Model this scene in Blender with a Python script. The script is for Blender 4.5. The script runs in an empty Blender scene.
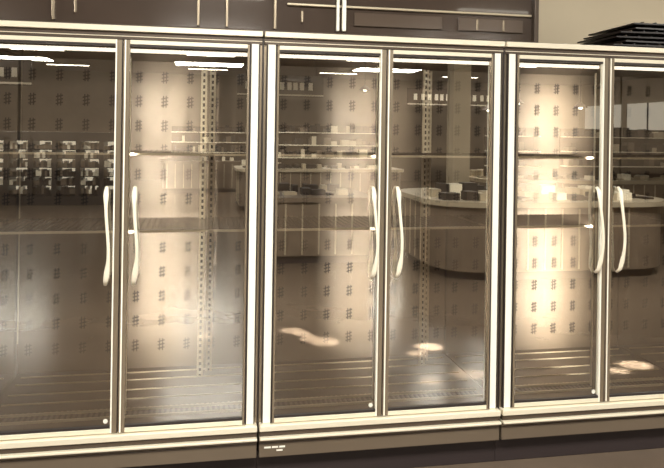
import bpy, math, random
from mathutils import Matrix, Vector
random.seed(4)
S=bpy.context.scene
S.view_settings.view_transform='Standard'
F=700.0
cam=bpy.data.cameras.new('camera'); co=bpy.data.objects.new('camera',cam); S.collection.objects.link(co)
co.matrix_world=Matrix.Translation((-.31259,-3.41442,1.71951))@(Matrix.Rotation(-.19094,4,'Z')@Matrix.Rotation(math.pi/2,4,'X')@Matrix.Rotation(.01527,4,'Z'))
cam.sensor_width=36; cam.lens=F/664*36; cam.shift_y=-102.24674/664
S.camera=co

# ---------------- materials ----------------
def srgb(c): return tuple(((x/255)/12.92 if x/255<=.04045 else ((x/255+.055)/1.055)**2.4) for x in c)
def mat(name,c,rough=.5,metal=0,noise=0,nscale=8,emit=0,ecol=None,coat=0,bump=0,stretch=None):
    m=bpy.data.materials.new(name); m.use_nodes=True
    nt=m.node_tree; b=nt.nodes['Principled BSDF']
    c=srgb(c)
    b.inputs['Base Color'].default_value=(*c,1)
    b.inputs['Roughness'].default_value=rough; b.inputs['Metallic'].default_value=metal
    b.inputs['Coat Weight'].default_value=coat
    if noise or bump:
        tc=nt.nodes.new('ShaderNodeTexCoord'); n=nt.nodes.new('ShaderNodeTexNoise'); n.inputs['Scale'].default_value=nscale; n.inputs['Detail'].default_value=5
        mp=nt.nodes.new('ShaderNodeMapping'); nt.links.new(tc.outputs['Object'],mp.inputs[0]); nt.links.new(mp.outputs[0],n.inputs[0])
        if stretch: mp.inputs['Scale'].default_value=stretch
        if noise:
            r=nt.nodes.new('ShaderNodeValToRGB'); r.color_ramp.elements[0].position=.3; r.color_ramp.elements[1].position=.7
            r.color_ramp.elements[0].color=(*[x*(1-noise) for x in c],1); r.color_ramp.elements[1].color=(*[min(1,x*(1+noise)) for x in c],1)
            nt.links.new(n.outputs['Fac'],r.inputs[0]); nt.links.new(r.outputs[0],b.inputs['Base Color'])
        if bump:
            bm=nt.nodes.new('ShaderNodeBump'); bm.inputs['Strength'].default_value=bump; bm.inputs['Distance'].default_value=.01
            nt.links.new(n.outputs['Fac'],bm.inputs['Height']); nt.links.new(bm.outputs[0],b.inputs['Normal'])
    if emit:
        b.inputs['Emission Color'].default_value=(*srgb(ecol or (255,248,230)),1); b.inputs['Emission Strength'].default_value=emit
    return m
def glassmat(name,refl,tint=(.98,.95,.9)):
    m=bpy.data.materials.new(name); m.use_nodes=True; nt=m.node_tree; nt.nodes.clear()
    o=nt.nodes.new('ShaderNodeOutputMaterial'); mx=nt.nodes.new('ShaderNodeMixShader')
    t=nt.nodes.new('ShaderNodeBsdfTransparent'); t.inputs[0].default_value=(*tint,1)
    g=nt.nodes.new('ShaderNodeBsdfGlossy'); g.inputs['Roughness'].default_value=.005; g.inputs[0].default_value=(1,.98,.93,1)
    lw=nt.nodes.new('ShaderNodeFresnel'); lw.inputs['IOR'].default_value=1.5
    ma=nt.nodes.new('ShaderNodeMath'); ma.operation='ADD'; ma.inputs[1].default_value=refl
    nt.links.new(lw.outputs[0],ma.inputs[0]); nt.links.new(ma.outputs[0],mx.inputs[0])
    nt.links.new(t.outputs[0],mx.inputs[1]); nt.links.new(g.outputs[0],mx.inputs[2]); nt.links.new(mx.outputs[0],o.inputs[0])
    return m
M=dict(
 cream=mat('cream_aluminium',(246,237,215),.28,.25),
 jamb=mat('jamb_bright',(255,252,238),.28,.0),
 steel=mat('anodised_frame',(160,146,126),.26,.65),
 hdark=mat('header_brown',(82,70,60),.35,.3),
 dark=mat('dark_gasket',(44,36,34),.5),
 panel=mat('rear_liner',(112,99,84),.48,.2,.1,3),
 liner=mat('liner',(92,80,69),.45,.2,.06,3),
 mark=mat('louvre_mark',(52,43,36),.7,.0),
 shelf=mat('shelf_enamel',(94,82,71),.2,.3),
 shelfedge=mat('shelf_edge',(234,223,200),.25,.2),
 std=mat('shelf_standard',(198,185,161),.35,.3),
 handle=mat('handle_ivory',(252,244,224),.3,.0,coat=.4),
 led=mat('led_tube',(255,250,240),.4,emit=2.0),
 base=mat('base_panel',(114,101,86),.4,.25,.05,2),
 kick=mat('toe_kick',(46,36,36),.6),
 label=mat('label_white',(240,236,224),.5),
 floor=mat('floor_tile',(106,92,79),.2,0,.12,2.5),
 wall=mat('wall_paint',(190,176,151),.7,0,.05,1.5),
 ceil=mat('ceiling_tile',(118,104,90),.8,0,.06,2),
 hood=mat('hood_gloss',(78,66,58),.13,.1,.1,3,coat=.5),
 hoodl=mat('hood_inset',(94,81,71),.15,.1,.1,3),
 lamp=mat('lamp_diffuser',(255,250,240),.4,emit=9),
 wood=mat('counter_front',(122,107,92),.4,0,.15,5),
 white=mat('counter_top',(248,239,217),.3),
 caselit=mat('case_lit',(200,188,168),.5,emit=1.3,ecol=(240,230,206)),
 pack=mat('packages',(58,48,42),.5,0,.4,14),
 tray=mat('tray_black',(38,31,29),.35),
 window=mat('window_daylight',(220,210,188),.5,emit=.6),
 point=mat('highlight_bulb',(255,250,240),.5,emit=8),  # glowing bulbs of the added pendants
)
M['glass']=glassmat('door_glass',.35)

# ---------------- helpers ----------------
class MB:
    def __init__(s): s.v=[];s.f=[];s.m=[];s.mats=[]
    def mi(s,k):
        if k not in s.mats: s.mats.append(k)
        return s.mats.index(k)
    def box(s,a,b,k,rot=None):
        i=len(s.v); c=[(a[j]+b[j])/2 for j in range(3)]
        vs=[(x,y,z) for x in (a[0],b[0]) for y in (a[1],b[1]) for z in (a[2],b[2])]
        if rot is not None:
            vs=[tuple(rot@(Vector(v)-Vector(c))+Vector(c)) for v in vs]
        s.v+=vs
        for q in ((0,1,3,2),(4,6,7,5),(0,4,5,1),(2,3,7,6),(0,2,6,4),(1,5,7,3)):
            s.f.append([i+t for t in q]); s.m.append(s.mi(k))
    def poly(s,vs,k):
        i=len(s.v); s.v+=vs; s.f.append(list(range(i,i+len(vs)))); s.m.append(s.mi(k))
    def obj(s,name,parent=None,bevel=0,loc=(0,0,0)):
        me=bpy.data.meshes.new(name); me.from_pydata(s.v,[],s.f)
        for k in s.mats: me.materials.append(M[k])
        me.polygons.foreach_set('material_index',s.m); me.update()
        o=bpy.data.objects.new(name,me); S.collection.objects.link(o); o.location=loc
        if parent: o.parent=parent
        if bevel:
            bv=o.modifiers.new('bevel','BEVEL'); bv.width=bevel; bv.segments=2; bv.limit_method='ANGLE'
        return o
def empty(name,loc=(0,0,0)):
    e=bpy.data.objects.new(name,None); S.collection.objects.link(e); e.location=loc; return e
LC=(1,.965,.875)
def area(name,loc,rot,sx,sy,power,parent=None,spread=180,col=LC):
    l=bpy.data.lights.new(name,'AREA'); l.shape='RECTANGLE'; l.size=sx; l.size_y=sy; l.energy=power; l.color=col; l.spread=math.radians(spread)
    o=bpy.data.objects.new(name,l); S.collection.objects.link(o); o.location=loc; o.rotation_euler=rot
    if parent: o.parent=parent
    return o
def tube(name,pts,rad,k,parent=None):
    b=MB(); n=10
    for i,pt in enumerate(pts):
        t=(Vector(pts[min(i+1,len(pts)-1)])-Vector(pts[max(i-1,0)])).normalized()
        u=Vector((1,0,0)); w=t.cross(u).normalized(); u=w.cross(t).normalized()
        r=rad[i]
        for j in range(n):
            a=2*math.pi*j/n; b.v.append(tuple(Vector(pt)+u*math.cos(a)*r[0]+w*math.sin(a)*r[1]))
    mi=b.mi(k)
    for i in range(len(pts)-1):
        for j in range(n):
            b.f.append([i*n+j,i*n+(j+1)%n,(i+1)*n+(j+1)%n,(i+1)*n+j]); b.m.append(mi)
    b.f.append(list(range(n))[::-1]); b.m.append(mi); b.f.append([(len(pts)-1)*n+j for j in range(n)]); b.m.append(mi)
    o=b.obj(name,parent)
    for pl in o.data.polygons: pl.use_smooth=True
    return o

D=.8
def freezer(x0,x1,xm,mp,lab,fq,ang):
    W=x1-x0; m=xm-x0
    e=empty('glass_door_freezer',(x0,0,0))
    g=.006
    b=MB()
    b.box((g,.05,2.115),(W-g,D+.06,2.19),'liner')
    b.box((g,D+.02,.25),(W-g,D+.06,2.115),'liner')
    b.box((g,.03,.13),(W-g,D+.06,.30),'liner')
    b.obj('cabinet_shell',e)
    b=MB(); b.box((g,D,.30),(W-g,D+.018,2.115),'panel')
    b.obj('rear_panel',e)
    b=MB(); nc=9
    for c in range(nc):
        cx=.06+c*(W-.12)/(nc-1)
        z=.46
        while z<2.05:
            for s in (-.008,.008):
                b.box((cx+s-.003,D-.004,z-.034),(cx+s+.003,D,z+.034),'mark')
            for q in (-.02,0,.02):
                b.box((cx-.02,D-.004,z+q-.0035),(cx+.02,D,z+q+.0035),'mark',Matrix.Rotation(math.radians(-14),3,'Y'))
            z+=.142
    b.obj('rear_louvres',e)
    b=MB(); b.box((g,.02,.30),(W-g,D,.325),'liner')
    x=.06
    while x<W-.07:
        b.box((x,.10,.325),(x+.012,.16,.329),'dark')
        b.box((x,.19,.325),(x+.012,.20,.33),'shelfedge'); x+=.026
    b.box((.05,.17,.325),(W-.05,.18,.336),'shelfedge'); b.box((.05,.08,.325),(W-.05,.088,.336),'shelfedge')
    for q in (.32,.45,.6,.72): b.box((.04,q,.325),(W-.04,q+.006,.331),'std')
    b.obj('tank_floor',e)
    b=MB()
    b.box((g,-.03,2.174),(W-g,.06,2.2),'cream')
    b.box((g,-.012,2.138),(W-g,.05,2.174),'hdark')
    b.box((g,-.014,2.150),(W-g,-.011,2.154),'cream')
    b.obj('header_rail',e,.003)
    b=MB()
    G=.02
    for s in (0,1):
        a=(G,G+.042) if s==0 else (W-G-.042,W-G)
        b.box((a[0],-.02,.30),(a[1],.05,2.138),'jamb')
        c=a[1] if s==0 else a[0]
        b.box((c-.003,-.024,.30),(c+.005,.0,2.138),'dark')
        c=a[0] if s==0 else a[1]
        b.box((c-.003,-.022,.30),(c+.003,.0,2.138),'dark')
    b.box((-G+.001,.0,.25),(G-.001,.04,2.17),'steel')
    b.box((-.004,-.008,.25),(.004,.04,2.17),'dark')
    b.obj('jamb_posts',e,.0015)
    b=MB()
    b.box((g,-.05,.270),(W-g,.05,.298),'cream')
    b.box((g,-.04,.243),(W-g,.05,.270),'hdark')
    b.box((g,-.062,.231),(W-g,.05,.243),'cream')
    b.box((g,-.035,.14),(W-g,.03,.231),'base')
    b.box((g,-.04,.205),(W-g,.03,.212),'hdark')
    b.box((0.0,.03,.0),(W,.06,.145),'kick'); b.box((0,.06,0),(W,D,.13),'kick')
    b.obj('sill_and_base',e,.005)
    if lab:
        b=MB()
        for q,w in ((0.03,.032),(.068,.03),(.104,.028)): b.box((q,-.037,.184),(q+w,-.034,.192),'label')
        b.box((.09,-.037,.168),(.12,-.034,.175),'label')
        b.obj('rating_label',e)
    for nm,a,c,hx in (('left',G+.047,m-.001,m-.064),('right',m+.001,W-G-.047,m+.062)):
        b=MB(); zt,zb=2.134,.303
        L=nm=='left'
        wl=.010 if L else .03; wr=.03 if L else .010
        b.box((a,-.03,zb),(a+wl,.0,zt),'steel'); b.box((c-wr,-.03,zb),(c,.0,zt),'steel')
        if L: b.box((c-wr-.003,-.031,zb),(c-wr+.004,-.0,zt),'jamb'); b.box((c-.004,-.031,zb),(c,-.0,zt),'dark')
        else: b.box((a+wr-.004,-.031,zb),(a+wr+.003,-.0,zt),'jamb')
        b.box((a+wl,-.03,zt-.02),(c-wr,.0,zt),'cream'); b.box((a+wl,-.03,zb),(c-wr,.0,zb+.02),'cream')
        b.box((a+wl,-.026,zt-.03),(c-wr,-.004,zt-.02),'dark'); b.box((a+wl,-.026,zb+.02),(c-wr,-.004,zb+.032),'dark')
        b.obj('door_frame_'+nm,e,.0015)
        b=MB(); b.poly([(a+wl,-.016,zb+.02),(c-wr,-.016,zb+.02),(c-wr,-.016,zt-.02),(a+wl,-.016,zt-.02)],'glass')
        b.obj('door_glass_'+nm,e)
        if L:
            b=MB(); k=14; cx,cz=c-.055,zb+.052
            b.poly([(cx+.011*math.cos(2*math.pi*i/k),-.0175,cz+.011*math.sin(2*math.pi*i/k)) for i in range(k)],'label'); b.obj('round_badge',e)
        pts=[];rad=[]
        for i in range(25):
            t=i/24; z=.995+.45*t
            out=.018+.028*math.sin(math.pi*t)**.8
            sway=.013*math.sin(math.pi*t)+.006*math.sin(2*math.pi*t)
            r=.0075+.006*math.exp(-((t-.12)/.1)**2)+.005*math.exp(-((t-.92)/.07)**2)
            pts.append((hx+sway,-.03-out*(0.0 if i in(0,24) else 1),z)); rad.append((r,.008))
        tube('door_handle_'+nm,pts,rad,'handle',e)
    b=MB(); b.box((m-.028,.01,.30),(m+.028,.045,2.115),'steel'); b.box((m-.03,.045,.36),(m+.03,.06,2.06),'cream')
    b.obj('mullion_lamp_housing',e)
    area('mullion_lamp',(m,.075,1.2),(math.radians(90),0,math.radians(-ang)),.05,1.6,mp,e,50)
    b=MB(); b.box((.07,.02,2.082),(W-.07,.04,2.098),'led'); b.box((.06,.015,2.098),(W-.06,.06,2.115),'liner')
    b.obj('top_led_tube',e)
    area('top_led_glow',(W/2,.12,2.09),(math.radians(25),0,0),W-.15,.04,3.4,e,170)
    for z in (1.60,1.22):
        b=MB(); b.box((.03,.14,z-.008),(W-.03,.66,z-.002),'shelf'); b.box((.03,.132,z-.010),(W-.03,.142,z+.001),'std')
        x=.04
        while x<W-.04: b.box((x,.14,z-.002),(x+.004,.66,z+.002),'shelf'); x+=.03
        b.obj('wire_shelf',e)
    for q,d in ((m+(W-m)*fq,.60),(m+(W-m)*fq+.05,.69)):
        b=MB()
        b.box((q-.017,d,.32),(q-.006,d+.02,2.1),'std'); b.box((q+.006,d,.32),(q+.017,d+.02,2.1),'std')
        b.box((q-.006,d+.014,.32),(q+.006,d+.018,2.1),'dark')
        z=.34
        while z<2.09:
            b.box((q-.006,d+.002,z),(q+.006,d+.014,z+.014),'shelfedge'); z+=.034
        b.obj('shelf_standard',e)
    return e
XS=[(-2.55,-1.30,-1.93,3,0,.6,11),(-1.29,0,-.654,10,0,.58,16),(0,1.251,.618,9,1,.66,9),(1.251,2.46,1.842,27,0,.62,9),(2.46,3.7,3.07,5,0,.6,9)]
for a in XS: freezer(*a)

# canopy on top
e=empty('canopy_hood',(0,0,0))
b=MB(); b.box((-2.5,.14,2.2),(1.5,.8,3.0),'hood')
b.box((-2.5,.1,2.2),(1.5,.14,2.225),'hdark'); b.box((1.475,.1,2.2),(1.5,.14,3.0),'hdark')
for x in (-2.0,-1.0,-.32,-.18,.06): b.box((x,.11,2.235),(x+.014,.14,3.0),'steel')
b.box((.38,.09,2.235),(.395,.11,3.0),'jamb');b.box((.41,.09,2.235),(.43,.11,3.0),'jamb')
b.box((.13,.12,2.36),(1.47,.139,2.372),'std')
for a,c in ((.48,.96),(1.05,1.42),): b.box((a,.125,2.27),(c,.139,2.34),'hoodl')
for a in (1.15,1.3,-.9,.2): b.box((a,.12,2.275),(a+.012,.126,2.335),'steel')
b.obj('hood_panels',e,.003)
b=MB(); z=2.2
for i in range(7):
    a=(1.96+random.uniform(-.03,.03)+.02*i, .1+random.uniform(0,.05)) 
    b.box((a[0],a[1],z),(a[0]+.78,a[1]+.5,z+.008),'tray',Matrix.Rotation(math.radians(random.uniform(-5,5)),3,'Z'))
    for k in range(9):
        b.box((a[0]+.05+k*.08,a[1]+.02,z+.008),(a[0]+.058+k*.08,a[1]+.46,z+.016),'shelf' if k%3==0 else 'tray')
    z+=.025
b.obj('stacked_wire_shelves')

# room
def simple(name,a,c,k): 
    b=MB(); b.box(a,c,k); return b.obj(name)
simple('floor',(-14,-21,-.1),(14,2.6,0),'floor')
simple('ceiling',(-14,-21,3.6),(14,2.6,3.7),'ceil')
simple('wall_back',(-14,2.5,0),(14,2.6,3.6),'wall')
simple('wall_front',(-14,-21,0),(14,-20.9,3.6),'ceil')
simple('wall_left',(-14,-20.9,0),(-13.9,2.5,3.6),'wall')
simple('wall_right',(13.9,-20.9,0),(14,2.5,3.6),'wall')
b=MB()
for i in range(5):
    y=-20.4+i*2.6
    b.box((13.86,y,.9),(13.9,y+2.2,2.8),'window'); b.box((13.84,y+1.07,.9),(13.87,y+1.13,2.8),'dark'); b.box((13.84,y,1.8),(13.87,y+2.2,1.85),'dark')
b.obj('window_1')
for x in (-8,-4,0,4,8):
    for y in (-2.2,-6,-10,-14,-18):
        e=empty('ceiling_light',(x,y,3.6))
        b=MB(); b.box((-.6,-.1,-.06),(.6,.1,0),'steel'); b.box((-.58,-.08,-.07),(.58,.08,-.058),'lamp'); b.obj('fixture',e)
for x in (-5,0,5):
    for y in (-2.8,-10,-16):
        area('ceiling_fill',(x,y,3.5),(0,0,0),1.8,1.0,250 if y>-5 else 170)  # added fill under the ceiling, no fixture; front row brightens the jambs
area('wall_fill',(4,1.6,3.5),(0,0,0),4,.2,45)  # added fill to brighten the wall above the cabinets
def spot(x,y,dx,dy,size,en):  # added narrow spots, aimed to make bright floor patches mirrored in the doors
    l=bpy.data.lights.new('floor_patch_spot','SPOT'); l.energy=en*2.3; l.spot_size=math.radians(size); l.spot_blend=.6; l.shadow_soft_size=.03; l.color=LC
    o=bpy.data.objects.new('floor_patch_spot',l); S.collection.objects.link(o); o.location=(x+dx,y+dy,3.5)
    o.rotation_euler=Vector((-dx,-dy,-3.5)).to_track_quat('-Z','Y').to_euler()
for q in ((.74,-2.25,.5,.6,4.0,15000),(.64,-2.35,-.9,.8,2.8,12000),(.52,-2.6,1.6,0,2.8,10000),(.6,-2.5,1.0,-.9,2.2,10000),(1.55,-2.0,1.8,.4,3.0,12000),(1.42,-1.85,2.2,0,2.2,12000),
          (1.62,-1.35,2.8,.2,2.6,12000),(1.3,-1.25,2.6,0,2.0,10000),(-.22,-2.55,1.6,0,2.0,7000),(2.95,-1.35,2.6,.3,2.8,12000),(2.75,-1.25,2.4,0,2.0,9000)): spot(*q)
SG=((1.2,-9.5,1.6),(5.5,-12,2.2),(-3.5,-8,1.4))
cnt=0
while cnt<6:
    x=random.uniform(-1,9); y=random.uniform(-14,-7); h=random.uniform(2.1,2.8)
    if any(abs(x-a)<w_/2+.4 and abs(y-c)<.7 for a,c,w_ in SG) or (abs(x-4)<.6 and abs(y+7.75)<.6): continue
    cnt+=1
    e=empty('highlight_pendant',(x,y,0)); b=MB()  # invented pendants, scattered to give the door glass small highlights
    b.box((-.006,-.006,h),(.006,.006,3.6),'dark')
    n=12
    def ringp(r,z): return [(r*math.cos(2*math.pi*j/n),r*math.sin(2*math.pi*j/n),z) for j in range(n)]
    prof=[(.03,h+.12,'dark'),(.09,h+.07,'dark'),(.15,h,'dark')]
    bulb=[(.03,h+.05),(.045,h+.01),(.04,h-.02),(.02,h-.035)]
    for A,B in zip(prof[:-1],prof[1:]):
        ra,rb=ringp(A[0],A[1]),ringp(B[0],B[1])
        for j in range(n): b.poly([ra[j],ra[(j+1)%n],rb[(j+1)%n],rb[j]],'dark')
    for A,B in zip(bulb[:-1],bulb[1:]):
        ra,rb=ringp(*A),ringp(*B)
        for j in range(n): b.poly([ra[j],ra[(j+1)%n],rb[(j+1)%n],rb[j]],'point')
    b.poly(ringp(*bulb[-1]),'point')
    b.obj('highlight_shade',e)
# far lit freezer row
e=empty('upright_freezer_row',(-5.9,-13.0,0))
b=MB(); n=8; w=.5; H=1.62
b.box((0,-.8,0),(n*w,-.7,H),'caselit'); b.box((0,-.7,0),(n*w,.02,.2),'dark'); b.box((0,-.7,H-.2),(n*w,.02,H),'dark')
for i in range(n+1): b.box((i*w-.05,-.7,.2),(i*w+.05,.02,H-.12),'dark')
for i in range(n):
    for s in range(6):
        z=.22+s*.2; b.box((i*w+.05,-.6,z),(i*w+w-.05,-.1,z+.02),'dark')
        x=i*w+.05
        while x<i*w+w-.08:
            ww=random.uniform(.04,.08); b.box((x,-.4,z+.02),(x+ww-.006,-.12,z+random.uniform(.09,.19)),random.choice(['pack','pack','wood','white','wood'])); x+=ww
b.obj('case_body',e)
def counter(name,x0,y0,x1,y1,h,r,shelves=0):
    e=empty(name)
    out=[]
    for cx,cy,a0 in ((x0+r,y1-r,180),(x1-r,y1-r,90),(x1-r,y0+r,0),(x0+r,y0+r,-90)):
        for k in range(9):
            a=math.radians(a0-k*90/8); out.append((cx+r*math.cos(a),cy+r*math.sin(a)))
    b=MB()
    def ring(z0,z1,off,k):
        cx=(x0+x1)/2; cy=(y0+y1)/2
        o=[(cx+(x-cx)*(1+off),cy+(y-cy)*(1+off)) for x,y in out]
        for i in range(len(o)):
            p1,p2=o[i],o[(i+1)%len(o)]
            b.poly([(*p1,z0),(*p2,z0),(*p2,z1),(*p1,z1)],k)
        b.poly([(*q,z1) for q in o],k); b.poly([(*q,z0) for q in o][::-1],k)
    ring(0,.1,-.04,'kick'); ring(.1,h-.06,0,'wood'); ring(h-.06,h,.04,'wood' if r<.15 else 'std')
    b.obj('counter_body',e)
    b=MB()
    x=x0+r
    while x<x1-r: b.box((x,y1-.002,.12),(x+.02,y1+.01,h-.08),'std'); x+=.22
    y=y0+r
    while y<y1-r: b.box((x0-.01,y,.12),(x0+.002,y+.02,h-.08),'std'); y+=.22
    b.obj('counter_slats',e)
    b=MB()
    for row in range(2):
        x=x0+.1
        while x<x1-.3:
            ww=random.uniform(.06,.22); yy=y1-random.uniform(.1,.6)-row*.5
            b.box((x,yy-.2,h),(x+ww,yy,h+random.uniform(.02,.11)+.06*row),random.choice(['white','pack','dark','std','std'])); x+=ww+random.uniform(.0,.08)
    if shelves:
        ym=(y0+y1)/2
        b.box((x0+.2,ym-.02,h),(x1-.2,ym+.02,h+.95),'hood')
        for s in range(3):
            z=h+.22+s*.28; b.box((x0+.2,ym+.02,z),(x1-.2,ym+.3,z+.02),'white')
            x=x0+.25
            while x<x1-.45:
                ww=random.uniform(.06,.2); b.box((x,ym+.05,z+.02),(x+ww-.01,ym+.25,z+random.uniform(.08,.22)),random.choice(['pack','pack','wood','shelfedge','dark'])); x+=ww+random.choice([0,0,.1])
    b.obj('counter_items',e)
counter('service_counter',2.5,-6.4,5.6,-4.3,.92,.6)
counter('display_table',.5,-7.2,2.0,-5.6,.86,.1)
counter('display_shelving',-1.2,-17.4,3.2,-16.2,.86,.1,1)
counter('display_shelving',6.4,-10,10.4,-8.2,.9,.3,1)
counter('display_shelving',.6,-13,4.2,-11.6,.9,.2,1)
counter('display_shelving',4.8,-9.6,6.2,-8.4,.9,.2,1)
b=MB(); b.box((3.85,-7.9,0),(4.15,-7.6,3.6),'wall'); b.box((3.82,-7.93,0),(4.18,-7.57,.15),'steel'); b.obj('structural_column')
for x,y,ww in SG:
    e=empty('hanging_sign',(x,y,0)); b=MB(); b.box((-ww/2,-.02,2.35),(ww/2,.02,2.75),'hood'); b.box((-ww/2,.02,2.37),(ww/2,.025,2.40),'shelfedge')
    xx=-ww/2+.15
    while xx<ww/2-.2: b.box((xx,.02,2.48),(xx+.08,.026,2.62),'white'); xx+=random.uniform(.11,.2)
    for s in (-1,1): b.box((s*ww*.4-.006,-.006,2.75),(s*ww*.4+.006,.006,3.6),'dark')
    b.obj('sign_board',e)
w=bpy.data.worlds.new('world'); S.world=w; w.use_nodes=True; w.node_tree.nodes['Background'].inputs[0].default_value=(.5,.46,.4,1); w.node_tree.nodes['Background'].inputs[1].default_value=.3
